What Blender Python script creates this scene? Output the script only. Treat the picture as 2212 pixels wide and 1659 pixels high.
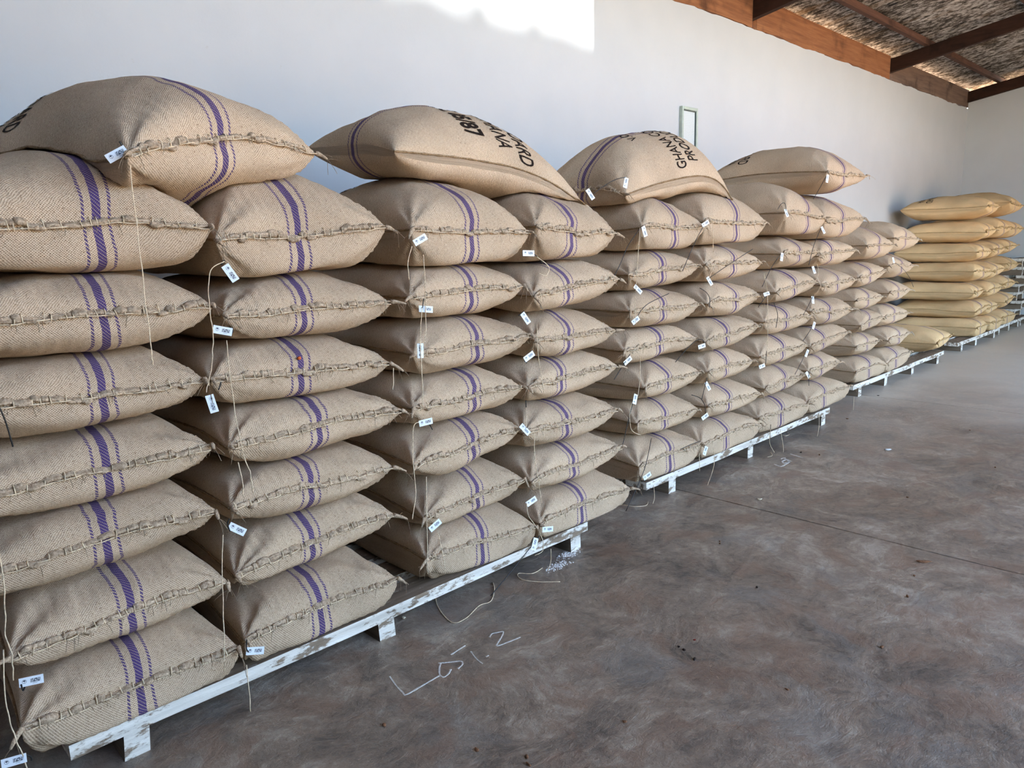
import bpy, bmesh, math, random
import numpy as np
from mathutils import Matrix, Vector

for o in list(bpy.data.objects):
    bpy.data.objects.remove(o, do_unlink=True)
scene = bpy.context.scene
COL = scene.collection

# ------------------------------------------------------------------ camera
cam_d = bpy.data.cameras.new('camera')
cam_d.sensor_fit = 'HORIZONTAL'
cam_d.sensor_width = 36.0
cam_d.lens = 1590.0 / 2212.0 * 36.0
cam_d.clip_start = 0.05
cam = bpy.data.objects.new('camera', cam_d)
COL.objects.link(cam)
cam.matrix_world = Matrix(((0.7116786, 0.1504063, -0.6862153, 0.0),
                           (-0.7018867, 0.1112587, -0.7035457, 0.0),
                           (-0.0294703, 0.9823439, 0.1847486, 1.55),
                           (0, 0, 0, 1)))
scene.camera = cam

# ------------------------------------------------------------------ sky, sun, exposure
world = bpy.data.worlds.new('world')
scene.world = world
world.use_nodes = True
wn = world.node_tree
bg = wn.nodes['Background']
sky = wn.nodes.new('ShaderNodeTexSky')
sky.sky_type = 'NISHITA'
sky.sun_disc = False
sky.sun_elevation = math.radians(52)
sky.sun_rotation = math.radians(20)
sky.air_density = 1.0
sky.dust_density = 3.0
wn.links.new(sky.outputs[0], bg.inputs[0])
bg.inputs[1].default_value = 0.8

sun_d = bpy.data.lights.new('sun', 'SUN')
sun_d.energy = 9.0
sun_d.angle = math.radians(0.6)
sun_d.color = (1.0, 0.93, 0.82)
sun = bpy.data.objects.new('sun', sun_d)
COL.objects.link(sun)
# high sun: reaches only the strip of floor just inside the doorways
sun.rotation_euler = Vector((0.85, -0.26, 1.0)).to_track_quat('Z', 'Y').to_euler()

vs = scene.view_settings
vs.view_transform = 'Standard'
vs.look = 'None'
vs.exposure = 2.05
vs.gamma = 1.0
vs.use_curve_mapping = False
scene.cycles.use_denoising = True
scene.cycles.max_bounces = 7
scene.cycles.diffuse_bounces = 4
scene.cycles.use_adaptive_sampling = True
scene.cycles.adaptive_threshold = 0.05

# spot lamp added in the yard, made up to throw the bright patch high on the wall
gl_d = bpy.data.lights.new('wall_patch_spot', 'SPOT')
gl_d.energy = 2600.0
gl_d.spot_size = math.radians(12.5)
gl_d.spot_blend = 0.12
gl_d.shadow_soft_size = 0.011
gl_d.color = (1.0, 0.99, 0.96)
gl = bpy.data.objects.new('wall_patch_spot', gl_d)
COL.objects.link(gl)
gl.location = (4.0, -10.0, 0.5)
gl.rotation_euler = (Vector((4.0, -10.0, 0.5)) - Vector((3.95, 3.95, 4.1))).to_track_quat('Z', 'Y').to_euler()

random.seed(11)
rng = np.random.default_rng(11)
# --- measured layout, metres (x along the row, y towards the wall, z up) ---
COLUMNS = {'A': (2.31, [[0.6, 0.619, 0.267, 0.009], [0.592, 0.62, 0.484, 0.021], [0.552, 0.699, 0.724, 0.041], [0.564, 0.692, 0.939, 0.06], [0.553, 0.692, 1.167, 0.071], [0.602, 0.685, 1.395, 0.047], [0.619, 0.7, 1.64, 0.055]]), 'B': (2.32, [[1.246, 0.617, 0.278, -0.013], [1.262, 0.663, 0.5, -0.025], [1.26, 0.661, 0.717, -0.04], [1.287, 0.699, 0.933, -0.008], [1.272, 0.691, 1.143, -0.024], [1.302, 0.66, 1.353, -0.037], [1.314, 0.635, 1.611, -0.024]]), 'C': (2.33, [[2.054, 0.636, 0.267, -0.002], [2.054, 0.595, 0.464, 0.022], [2.002, 0.615, 0.709, 0.032], [2.012, 0.628, 0.922, 0.041], [2.067, 0.657, 1.14, 0.035], [2.061, 0.62, 1.369, 0.029], [2.092, 0.638, 1.611, 0.002]]), 'D': (2.33, [[2.752, 0.702, 0.246, -0.038], [2.725, 0.69, 0.468, -0.036], [2.674, 0.672, 0.692, -0.05], [2.718, 0.664, 0.909, -0.089], [2.727, 0.608, 1.119, -0.065], [2.724, 0.62, 1.347, -0.068], [2.736, 0.594, 1.608, -0.049]]), 'E': (2.45, [[3.7, 0.614, 0.278, 0.029], [3.753, 0.649, 0.493, -0.033], [3.727, 0.645, 0.728, -0.046], [3.654, 0.719, 0.955, 0.009], [3.669, 0.725, 1.161, -0.019], [3.688, 0.677, 1.382, 0.007], [3.732, 0.649, 1.625, 0.03]]), 'F': (2.45, [[4.418, 0.764, 0.263, -0.071], [4.483, 0.757, 0.481, -0.073], [4.425, 0.639, 0.714, -0.039], [4.432, 0.728, 0.935, -0.045], [4.465, 0.7, 1.158, 0.02], [4.453, 0.69, 1.394, 0.031], [4.463, 0.756, 1.653, 0.035]]), 'G': (2.46, [[5.228, 0.735, 0.277, -0.035], [5.243, 0.706, 0.489, 0.047], [5.25, 0.699, 0.724, 0.011], [5.298, 0.736, 0.951, 0.002], [5.365, 0.746, 1.187, 0.005], [5.472, 0.704, 1.436, 0.012], [5.481, 0.698, 1.706, 0.051]]), 'H': (2.46, [[6.018, 0.77, 0.27, -0.022], [5.982, 0.716, 0.508, -0.06], [6.006, 0.756, 0.724, -0.108], [6.063, 0.736, 0.952, -0.059], [6.14, 0.747, 1.175, 0.018], [6.204, 0.704, 1.412, -0.123], [6.217, 0.717, 1.672, 0.012]])}
TAGS = {'A2': [((0.324, 2.25, 0.419), -4)], 'A1': [((0.251, 2.25, 0.237), -3)], 'T1': [((0.699, 2.22, 1.824), 28)], 'B7': [((0.998, 2.26, 1.492), -60)], 'B6': [((0.955, 2.26, 1.317), -16)], 'B3': [((0.936, 2.26, 0.67), -38)], 'B1': [((0.935, 2.26, 0.256), -15)], 'B5': [((0.898, 2.26, 1.094), -80)], 'C7': [((1.751, 2.27, 1.582), 25)], 'C6': [((1.761, 2.27, 1.318), -10)], 'C5': [((1.724, 2.27, 1.16), 88)], 'C2': [((1.752, 2.27, 0.437), 28)], 'C4': [((1.732, 2.27, 0.874), 5)], 'D7': [((2.339, 2.27, 1.515), -4)], 'D6': [((2.309, 2.27, 1.235), -62)], 'D5': [((2.326, 2.27, 1.062), 25)], 'D3': [((2.287, 2.27, 0.734), -55)], 'D2': [((2.317, 2.27, 0.386), 18)], 'D1': [((2.375, 2.27, 0.244), -8), ((2.285, 2.27, 0.199), 62)], 'T3': [((3.267, 2.44, 1.859), 70)], 'E7': [((3.366, 2.39, 1.604), -70)], 'E6': [((3.308, 2.39, 1.296), -50)], 'E5': [((3.287, 2.39, 1.129), 25)], 'E3': [((3.216, 2.39, 0.916), 30)], 'E2': [((3.284, 2.39, 0.691), 65)], 'E1': [((3.338, 2.39, 0.241), 20)], 'F7': [((3.986, 2.39, 1.645), 25)], 'F6': [((4.046, 2.39, 1.301), -65)], 'F4': [((3.97, 2.39, 0.908), 8)], 'F3': [((4.049, 2.39, 0.646), -70)], 'F2': [((4.023, 2.39, 0.454), 20)], 'F1': [((3.959, 2.39, 0.253), 60)], 'T4': [((5.618, 2.36, 1.967), 80)], 'G7': [((5.063, 2.4, 1.717), -80)], 'H7': [((5.682, 2.4, 1.596), -70)], 'G6': [((5.018, 2.4, 1.416), 75)], 'H6': [((5.551, 2.4, 1.303), -80)], 'G5': [((4.81, 2.4, 1.172), 5)], 'H5': [((5.559, 2.4, 1.077), 80)], 'H4': [((5.596, 2.4, 0.879), 60)], 'H3': [((5.495, 2.4, 0.676), 60)], 'G2': [((4.779, 2.4, 0.673), 8)], 'H2': [((5.529, 2.4, 0.503), -60)], 'J6': [((7.835, 2.6, 1.298), -85)], 'T2': [((2.91, 2.39, 1.787), -62)]}
TIES = {'A5': [[(0.349, 2.255, 1.19), (0.355, 2.255, 1.169), (0.362, 2.255, 1.131), (0.368, 2.255, 1.071)]], 'D1': [[(2.323, 2.275, 0.227), (2.167, 2.275, 0.134), (2.006, 2.275, 0.046)]], 'T1': [[(0.711, 2.225, 1.859), (0.719, 2.225, 1.844), (0.734, 2.225, 1.833)]], 'B7': [[(0.986, 2.265, 1.532), (0.974, 2.265, 1.518)]], 'B6': [[(0.982, 2.265, 1.324), (0.99, 2.265, 1.312), (0.984, 2.265, 1.302)]], 'A2': [[(0.301, 2.255, 0.417), (0.303, 2.255, 0.397), (0.31, 2.255, 0.413)]], 'A1': [[(0.276, 2.255, 0.241), (0.289, 2.255, 0.226), (0.29, 2.255, 0.214)]], 'B3': [[(0.916, 2.265, 0.711), (0.909, 2.265, 0.694), (0.914, 2.265, 0.667)]], 'B1': [[(0.913, 2.265, 0.303), (0.909, 2.265, 0.274), (0.915, 2.265, 0.258)]], 'B5': [[(0.936, 2.265, 1.157), (0.925, 2.265, 1.133)]], 'C6': [[(1.756, 2.275, 1.359), (1.749, 2.275, 1.324)]], 'C4': [[(1.748, 2.275, 0.87), (1.767, 2.275, 0.836)]], 'T3': [[(3.274, 2.445, 1.888), (3.186, 2.445, 1.873), (3.089, 2.445, 1.837), (3.003, 2.445, 1.797)]], 'E7': [[(3.343, 2.395, 1.629), (3.227, 2.395, 1.533), (3.158, 2.395, 1.439), (3.091, 2.395, 1.362)]], 'F7': [[(4.02, 2.395, 1.67), (3.9, 2.395, 1.559), (3.75, 2.395, 1.374)]], 'F6': [[(4.044, 2.395, 1.318), (4.313, 2.395, 1.401), (4.585, 2.395, 1.481)]], 'E5': [[(3.298, 2.395, 1.133), (3.341, 2.395, 1.175), (3.419, 2.395, 1.213), (3.614, 2.395, 1.254)]], 'F5': [[(4.056, 2.395, 1.139), (4.059, 2.395, 1.193), (4.02, 2.395, 1.233), (3.945, 2.395, 1.265)]], 'E3': [[(3.243, 2.395, 0.948), (3.177, 2.395, 0.893), (3.103, 2.395, 0.828)]], 'F4': [[(4.01, 2.395, 0.914), (3.987, 2.395, 0.945), (3.919, 2.395, 0.95), (3.817, 2.395, 0.914), (3.689, 2.395, 0.846)]], 'F3': [[(4.045, 2.395, 0.699), (4.02, 2.395, 0.638), (3.989, 2.395, 0.572)]], 'F2': [[(4.037, 2.395, 0.471), (4.024, 2.395, 0.528), (3.968, 2.395, 0.582), (3.871, 2.395, 0.618)]], 'E2': [[(3.273, 2.395, 0.682), (3.222, 2.395, 0.562), (3.171, 2.395, 0.438)]], 'E1': [[(3.384, 2.395, 0.452), (3.314, 2.395, 0.279), (3.145, 2.395, 0.085)]], 'F1': [[(3.911, 2.395, 0.325), (3.806, 2.395, 0.327), (3.685, 2.395, 0.321)]], 'T4': [[(5.626, 2.365, 1.997), (5.523, 2.365, 1.911), (5.407, 2.365, 1.816)]], 'H7': [[(5.659, 2.405, 1.613), (5.543, 2.405, 1.485), (5.47, 2.405, 1.341)]], 'G6': [[(5.026, 2.405, 1.445), (4.888, 2.405, 1.357), (4.75, 2.405, 1.223)]], 'G7': [[(4.94, 2.405, 1.741), (4.992, 2.405, 1.779), (5.047, 2.405, 1.78), (5.066, 2.405, 1.733)]], 'G5': [[(4.861, 2.405, 1.178), (4.783, 2.405, 1.139), (4.707, 2.405, 1.088)]], 'H5': [[(5.582, 2.405, 1.117), (5.493, 2.405, 1.039), (5.412, 2.405, 0.973)]], 'H4': [[(5.599, 2.405, 0.882), (5.515, 2.405, 0.827), (5.424, 2.405, 0.776)]], 'G4': [[(4.935, 2.405, 1.099), (4.998, 2.405, 1.012), (4.977, 2.405, 0.922)]], 'H3': [[(5.519, 2.405, 0.709), (5.416, 2.405, 0.618), (5.313, 2.405, 0.537)]], 'G2': [[(4.849, 2.405, 0.771), (4.842, 2.405, 0.68)]], 'G1': [[(4.86, 2.405, 0.245), (4.857, 2.405, 0.085)]], 'H1': [[(5.455, 2.405, 0.538), (5.466, 2.405, 0.432)]], 'J6': [[(7.907, 2.605, 1.268), (8.131, 2.605, 1.204), (8.36, 2.605, 1.099), (8.496, 2.605, 0.996)]], 'D7': [[(2.374, 2.275, 1.514), (2.414, 2.275, 1.487), (2.432, 2.275, 1.466)]], 'D6': [[(2.306, 2.275, 1.266), (2.271, 2.275, 1.248)]], 'D5': [[(2.301, 2.275, 1.044), (2.315, 2.275, 1.034)]], 'D4': [[(2.303, 2.275, 0.865), (2.304, 2.275, 0.815)]]}
TAILS = {'T1': [[(0.73, 2.215, 1.823), (0.726, 2.215, 1.707), (0.725, 2.215, 1.543), (0.725, 2.215, 1.388), (0.724, 2.215, 1.282), (0.724, 2.215, 1.242)]], 'B7': [[(0.981, 2.255, 1.528), (0.935, 2.255, 1.502), (0.92, 2.255, 1.426), (0.922, 2.255, 1.341), (0.919, 2.255, 1.284), (0.904, 2.255, 1.199), (0.882, 2.255, 1.133)]], 'B6': [[(0.963, 2.255, 1.286), (0.962, 2.255, 1.161), (0.968, 2.255, 1.01), (0.986, 2.255, 0.883), (0.995, 2.255, 0.85), (0.999, 2.255, 0.778)]], 'B4': [[(0.96, 2.255, 0.892), (0.966, 2.255, 0.841), (0.965, 2.255, 0.771)]], 'B3': [[(0.887, 2.255, 0.667), (0.869, 2.255, 0.523), (0.857, 2.255, 0.366), (0.845, 2.255, 0.206)]], 'A1': [[(0.896, 2.245, 0.229), (0.895, 2.245, 0.153), (0.892, 2.245, 0.061)], [(0.269, 2.245, 0.556), (0.255, 2.245, 0.413), (0.258, 2.245, 0.329), (0.268, 2.245, 0.268), (0.276, 2.245, 0.192)]], 'A2': [[(0.301, 2.245, 0.831), (0.3, 2.245, 0.741), (0.291, 2.245, 0.64), (0.284, 2.245, 0.563), (0.29, 2.245, 0.513), (0.283, 2.245, 0.441)]], 'C7': [[(1.759, 2.265, 1.526), (1.76, 2.265, 1.439), (1.753, 2.265, 1.261), (1.744, 2.265, 1.19)], [(1.707, 2.265, 1.558), (1.683, 2.265, 1.494), (1.685, 2.265, 1.436)]], 'C6': [[(1.74, 2.265, 1.325), (1.722, 2.265, 1.193), (1.721, 2.265, 1.047), (1.718, 2.265, 0.928)]], 'C4': [[(1.695, 2.265, 0.882), (1.666, 2.265, 0.863), (1.655, 2.265, 0.726), (1.661, 2.265, 0.61), (1.635, 2.265, 0.498)]], 'C3': [[(1.717, 2.265, 0.654), (1.707, 2.265, 0.462), (1.697, 2.265, 0.245)]], 'C2': [[(1.759, 2.265, 0.416), (1.777, 2.265, 0.32), (1.788, 2.265, 0.214)]], 'B5': [[(1.583, 2.255, 1.113), (1.58, 2.255, 1.07), (1.573, 2.255, 1.032)]], 'D1': [[(2.389, 2.265, 0.144), (2.387, 2.265, 0.086), (2.363, 2.265, 0.04)]], 'D2': [[(2.281, 2.265, 0.392), (2.291, 2.265, 0.323), (2.344, 2.265, 0.25), (2.38, 2.265, 0.182), (2.378, 2.265, 0.124), (2.324, 2.265, 0.119)]], 'D7': [[(2.386, 2.265, 1.498), (2.46, 2.265, 1.454), (2.444, 2.265, 1.414), (2.399, 2.265, 1.426)]], 'D3': [[(2.295, 2.265, 0.835), (2.291, 2.265, 0.74)], [(2.344, 2.265, 0.708), (2.343, 2.265, 0.587), (2.38, 2.265, 0.366)]], 'D4': [[(2.376, 2.265, 1.202), (2.381, 2.265, 1.055), (2.412, 2.265, 0.88)]], 'E7': [[(3.32, 2.385, 1.623), (3.3, 2.385, 1.458), (3.28, 2.385, 1.286)]], 'E6': [[(3.28, 2.385, 1.261), (3.276, 2.385, 1.161), (3.284, 2.385, 1.11)]], 'E3': [[(3.324, 2.385, 0.926), (3.324, 2.385, 0.822), (3.303, 2.385, 0.707)]], 'E2': [[(3.247, 2.385, 0.677), (3.226, 2.385, 0.602), (3.247, 2.385, 0.519), (3.335, 2.385, 0.475)]], 'E1': [[(3.395, 2.385, 0.172), (3.405, 2.385, 0.105), (3.387, 2.385, 0.062)]], 'F1': [[(4.044, 2.385, 0.254), (4.06, 2.385, 0.143), (3.986, 2.385, 0.022)], [(3.881, 2.385, 0.259), (3.89, 2.385, 0.137)]], 'F7': [[(4.061, 2.385, 1.667), (4.074, 2.385, 1.474)]], 'F6': [[(4.022, 2.385, 1.308), (4.099, 2.385, 1.403)]], 'F3': [[(4.102, 2.385, 0.65), (4.135, 2.385, 0.525)]], 'G1': [[(4.842, 2.395, 0.216), (4.835, 2.395, 0.115), (4.912, 2.395, 0.03)], [(4.993, 2.395, 0.186), (5.058, 2.395, 0.015), (5.002, 2.395, -0.022)]], 'G5': [[(4.75, 2.395, 1.316), (4.815, 2.395, 1.156), (4.846, 2.395, 0.733)]], 'H1': [[(5.651, 2.395, 0.188), (5.663, 2.395, 0.073), (5.63, 2.395, -0.015)], [(6.347, 2.395, 0.204), (6.353, 2.395, 0.086)]], 'H5': [[(5.591, 2.395, 1.346), (5.624, 2.395, 1.276), (5.565, 2.395, 1.209)]]}
CHALK_NEAR = [[(1.381, 2.109), (1.364, 2.049), (1.355, 1.996), (1.356, 1.973), (1.42, 1.974), (1.509, 1.978)], [(1.559, 2.045), (1.591, 2.02), (1.626, 1.992), (1.614, 1.97), (1.584, 1.962)], [(1.565, 2.038), (1.537, 2.012), (1.514, 1.98), (1.516, 1.958), (1.541, 1.963), (1.565, 1.978)], [(1.629, 2.055), (1.711, 2.065)], [(1.698, 2.016), (1.677, 1.957), (1.671, 1.916)], [(1.711, 1.944), (1.726, 1.944)], [(1.818, 2.038), (1.844, 2.052), (1.867, 2.042), (1.886, 2.03), (1.858, 2.008), (1.796, 1.972), (1.843, 1.958), (1.904, 1.948)]]
CHALK_FAR = [[(4.734, 2.264), (4.714, 2.205), (4.776, 2.203), (4.853, 2.21)], [(4.853, 2.21), (4.886, 2.25), (4.836, 2.253), (4.796, 2.223), (4.853, 2.21)], [(4.874, 2.282), (4.905, 2.286), (4.926, 2.272)], [(4.907, 2.271), (4.872, 2.199)], [(5.04, 2.289), (5.004, 2.178)]]
DEBRIS = [(3.999, 1.997), (5.58, 1.805), (3.696, 1.002), (5.12, 2.248), (5.145, 2.122), (7.476, 2.54), (4.599, 1.361), (3.509, 0.985), (1.332, 1.573), (1.415, 1.435), (1.394, 1.407), (2.267, 1.442), (2.261, 1.414), (2.352, 1.425), (1.676, 2.424), (2.738, 2.396), (3.258, 1.835), (2.927, 1.459), (3.275, 0.94), (3.285, 1.85), (1.201, 1.886), (2.232, 1.351), (6.543, 1.519), (6.351, 2.397), (5.581, 1.13), (2.284, 1.014), (1.757, 1.318), (2.779, 0.873)]
LOOSE = [[(1.942, 2.541), (1.842, 2.4), (1.791, 2.245), (1.849, 2.222), (1.965, 2.263), (2.029, 2.257), (2.116, 2.326), (2.16, 2.382)], [(2.432, 2.319), (2.354, 2.313), (2.31, 2.363), (2.275, 2.312), (2.305, 2.236), (2.377, 2.155)], [(3.534, 2.476), (3.473, 2.449), (3.415, 2.491), (3.396, 2.562)], [(4.984, 2.412), (4.913, 2.366), (4.859, 2.375)], [(5.551, 2.634), (5.49, 2.547), (5.566, 2.544), (5.643, 2.639)]]
POWDER = [(2.643, 2.336), (2.505, 2.284), (2.737, 2.379)]

# ------------------------------------------------------------------ helpers
class MB:
    """collects pieces and links them as one mesh object"""
    def __init__(self):
        self.v = []; self.f = []; self.uv = []; self.n = 0
    def add(self, v, f, uv=None):
        v = np.asarray(v, float).reshape(-1, 3)
        self.v.append(v)
        self.f += [tuple(i + self.n for i in q) for q in f]
        self.uv.append(np.zeros((len(v), 2)) if uv is None else np.asarray(uv, float))
        self.n += len(v)
        return self
    def box(self, x0, x1, y0, y1, z0, z1):
        v = [(x, y, z) for z in (z0, z1) for y in (y0, y1) for x in (x0, x1)]
        return self.add(v, [(0, 2, 3, 1), (4, 5, 7, 6), (0, 1, 5, 4), (2, 6, 7, 3), (0, 4, 6, 2), (1, 3, 7, 5)])
    def tube(self, pts, r, sides=6, flat=1.0):
        P = np.asarray(pts, float)
        n = len(P)
        R = np.full(n, r) if np.isscalar(r) else np.asarray(r, float)
        T = np.gradient(P, axis=0)
        T /= np.linalg.norm(T, axis=1)[:, None] + 1e-9
        ref = np.array([0, 0, 1.0]) if abs(T[0][2]) < 0.8 else np.array([1.0, 0, 0])
        V = []
        for i in range(n):
            a = np.cross(T[i], ref); a /= np.linalg.norm(a) + 1e-9
            b = np.cross(a, T[i])
            ref = b
            for k in range(sides):
                an = 2 * math.pi * k / sides
                V.append(P[i] + R[i] * (a * math.cos(an) * flat + b * math.sin(an)))
        F = []
        for i in range(n - 1):
            for k in range(sides):
                k2 = (k + 1) % sides
                F.append((i * sides + k, i * sides + k2, (i + 1) * sides + k2, (i + 1) * sides + k))
        F.append(tuple(range(sides))[::-1])
        F.append(tuple((n - 1) * sides + k for k in range(sides)))
        arc = np.concatenate([[0], np.cumsum(np.linalg.norm(np.diff(P, axis=0), axis=1))])
        uv = [(arc[i], k / sides) for i in range(n) for k in range(sides)]
        return self.add(V, F, uv)
    def build(self, name, mat, parent=None, smooth=True, origin=None, bevel=None):
        V = np.concatenate(self.v)
        if origin is not None:
            V = V - np.asarray(origin)
        me = bpy.data.meshes.new(name)
        me.from_pydata(V.tolist(), [], self.f)
        UV = np.concatenate(self.uv)
        if np.any(UV):
            lay = me.uv_layers.new(name='UVMap')
            idx = np.zeros(len(me.loops), int)
            me.loops.foreach_get('vertex_index', idx)
            lay.data.foreach_set('uv', UV[idx].ravel())
        if smooth:
            me.polygons.foreach_set('use_smooth', [True] * len(me.polygons))
        me.update()
        if bevel:
            bm = bmesh.new(); bm.from_mesh(me)
            bmesh.ops.bevel(bm, geom=bm.edges[:], offset=bevel, segments=1, affect='EDGES')
            bm.to_mesh(me); bm.free()
        me.materials.append(mat)
        o = bpy.data.objects.new(name, me)
        COL.objects.link(o)
        if parent is not None:
            o.parent = parent
        elif origin is not None:
            o.location = origin
        return o

def tag(o, label=None, cat=None, group=None, kind=None):
    if label: o['label'] = label
    if cat: o['category'] = cat
    if group: o['group'] = group
    if kind: o['kind'] = kind
    return o

def empty(name, loc=(0, 0, 0)):
    o = bpy.data.objects.new(name, None)
    o.empty_display_size = 0.1
    o.location = loc
    COL.objects.link(o)
    return o

_perm = np.random.default_rng(5).random((64, 64))
def vnoise(x, y):
    """smooth value noise in [-1, 1]"""
    x = np.asarray(x, float); y = np.asarray(y, float)
    xi = np.floor(x).astype(int); yi = np.floor(y).astype(int)
    fx = x - xi; fy = y - yi
    fx = fx * fx * (3 - 2 * fx); fy = fy * fy * (3 - 2 * fy)
    g = lambda a, b: _perm[a % 64, b % 64]
    r = (g(xi, yi) * (1 - fx) + g(xi + 1, yi) * fx) * (1 - fy) + (g(xi, yi + 1) * (1 - fx) + g(xi + 1, yi + 1) * fx) * fy
    return r * 2 - 1

def srgb(r, g, b):
    f = lambda c: (c / 255) / 12.92 if c <= 10 else ((c / 255 + 0.055) / 1.055) ** 2.4
    return (f(r), f(g), f(b), 1.0)

# ------------------------------------------------------------------ materials
class NT:
    def __init__(self, name, rough=0.8, spec=0.3):
        self.m = bpy.data.materials.new(name)
        self.m.use_nodes = True
        self.t = self.m.node_tree
        self.b = self.t.nodes['Principled BSDF']
        self.b.inputs['Roughness'].default_value = rough
        self.b.inputs['Specular IOR Level'].default_value = spec
    def n(self, kind, **kw):
        nd = self.t.nodes.new(kind)
        for k, v in kw.items():
            setattr(nd, k, v)
        return nd
    def l(self, a, b): self.t.links.new(a, b)
    def val(self, sock, v):
        if isinstance(v, (int, float, tuple)): sock.default_value = v
        else: self.l(v, sock)
    def math(self, op, a, b=0.0, c=None):
        nd = self.n('ShaderNodeMath', operation=op)
        self.val(nd.inputs[0], a); self.val(nd.inputs[1], b)
        if c is not None: self.val(nd.inputs[2], c)
        return nd.outputs[0]
    def mix(self, f, a, b, mode='MIX'):
        nd = self.n('ShaderNodeMix', data_type='RGBA', blend_type=mode)
        self.val(nd.inputs[0], f); self.val(nd.inputs[6], a); self.val(nd.inputs[7], b)
        return nd.outputs[2]
    def noise(self, vec, scale, detail=3.0, rough=0.55):
        nd = self.n('ShaderNodeTexNoise')
        nd.inputs['Scale'].default_value = scale
        nd.inputs['Detail'].default_value = detail
        nd.inputs['Roughness'].default_value = rough
        if vec is not None: self.l(vec, nd.inputs['Vector'])
        return nd.outputs[0]
    def mapping(self, vec, scale=(1, 1, 1), rot=(0, 0, 0)):
        nd = self.n('ShaderNodeMapping')
        nd.inputs['Scale'].default_value = scale
        nd.inputs['Rotation'].default_value = rot
        self.l(vec, nd.inputs['Vector'])
        return nd.outputs[0]
    def ramp(self, f, stops):
        nd = self.n('ShaderNodeValToRGB')
        el = nd.color_ramp.elements
        while len(el) < len(stops): el.new(0.5)
        for e, (p, c) in zip(el, stops):
            e.position = p; e.color = c
        self.l(f, nd.inputs[0])
        return nd.outputs[0]
    def step(self, v, a, b):
        nd = self.n('ShaderNodeMapRange', interpolation_type='SMOOTHSTEP')
        self.l(v, nd.inputs[0])
        nd.inputs[1].default_value = a; nd.inputs[2].default_value = b
        return nd.outputs[0]
    def bump(self, h, dist, strength=1.0):
        nd = self.n('ShaderNodeBump')
        nd.inputs['Distance'].default_value = dist
        nd.inputs['Strength'].default_value = strength
        self.l(h, nd.inputs['Height'])
        self.l(nd.outputs[0], self.b.inputs['Normal'])
    def col(self, c):
        self.val(self.b.inputs['Base Color'], c)
    def obj(self): return self.n('ShaderNodeTexCoord').outputs['Object']
    def uv(self): return self.n('ShaderNodeTexCoord').outputs['UV']

def mat_burlap(name, light, dark, tint, striped=True, purple=(66, 44, 120)):
    M = NT(name, rough=0.95, spec=0.08)
    uv = M.uv()
    sep = M.n('ShaderNodeSeparateXYZ'); M.l(uv, sep.inputs[0])
    U0, V0 = sep.outputs[0], sep.outputs[1]
    wob = M.noise(uv, 22.0, 1.0)
    wv = M.math('MULTIPLY_ADD', wob, 0.010, -0.005)
    U = M.math('ADD', U0, wv); V = M.math('ADD', V0, M.math('MULTIPLY', wv, -0.8))
    a = M.math('SINE', M.math('MULTIPLY', U, 2 * math.pi / 0.0078))
    b = M.math('SINE', M.math('MULTIPLY', V, 2 * math.pi / 0.0068))
    w = M.math('MULTIPLY_ADD', M.math('MULTIPLY', a, b), 0.5, 0.5)
    fib = M.noise(M.mapping(uv, (500, 90, 1)), 1.0, 1.0)
    fib2 = M.noise(M.mapping(uv, (80, 460, 1)), 1.0, 1.0)
    h = M.math('ADD', M.math('MULTIPLY', w, 0.52), M.math('MULTIPLY', M.math('ADD', fib, fib2), 0.40))
    c = M.ramp(h, [(0.28, srgb(*dark)), (0.52, srgb(*tint)), (0.76, srgb(*light))])
    ob = M.obj()
    big = M.noise(uv, 3.2, 2.0)
    info = M.n('ShaderNodeObjectInfo').outputs['Random']
    v1 = M.math('ADD', M.math('MULTIPLY_ADD', big, 0.7, 0.64), M.math('MULTIPLY_ADD', info, 0.12, -0.02))
    c = M.mix(1.0, c, M.n('ShaderNodeCombineColor').outputs[0], 'MULTIPLY')
    cc = c.node.inputs[7].links[0].from_node
    for i in range(3): M.l(v1, cc.inputs[i])
    # rusty flecks of husk in the yarn
    fl = M.step(M.noise(uv, 95.0, 1.0), 0.70, 0.76)
    c = M.mix(M.math('MULTIPLY', fl, 0.55), c, srgb(112, 74, 48))
    if striped:
        au = M.math('ABSOLUTE', M.math('ADD', U0, M.math('MULTIPLY', wv, 0.6)))
        main = M.math('SUBTRACT', 1.0, M.step(au, 0.0115, 0.0135))
        thin = M.math('SUBTRACT', 1.0, M.step(M.math('ABSOLUTE', M.math('SUBTRACT', au, 0.037)), 0.0036, 0.0052))
        twill = M.math('SINE', M.math('MULTIPLY', M.math('ADD', U, V), 2 * math.pi / 0.0115))
        dash = M.step(twill, -0.75, -0.15)
        mk = M.math('MAXIMUM', M.math('MULTIPLY', main, M.math('MULTIPLY_ADD', dash, 0.34, 0.58)), M.math('MULTIPLY', thin, M.math('MULTIPLY', dash, 0.86)))
        pc = M.mix(w, srgb(*[int(q * 0.72) for q in purple]), srgb(*purple))
        c = M.mix(mk, c, pc)
    M.col(c)
    rel = M.noise(uv, 40.0, 2.0)
    hh = M.math('ADD', M.math('MULTIPLY', h, 0.5), M.math('MULTIPLY', rel, 0.9))
    M.bump(hh, 0.004, 0.75)
    return M.m

BURLAP = mat_burlap('burlap_brown', (210, 188, 161), (76, 56, 42), (162, 137, 111))
BURLAP_Y = mat_burlap('burlap_straw', (230, 200, 154), (120, 86, 54), (200, 162, 115), purple=(92, 70, 120))

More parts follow.
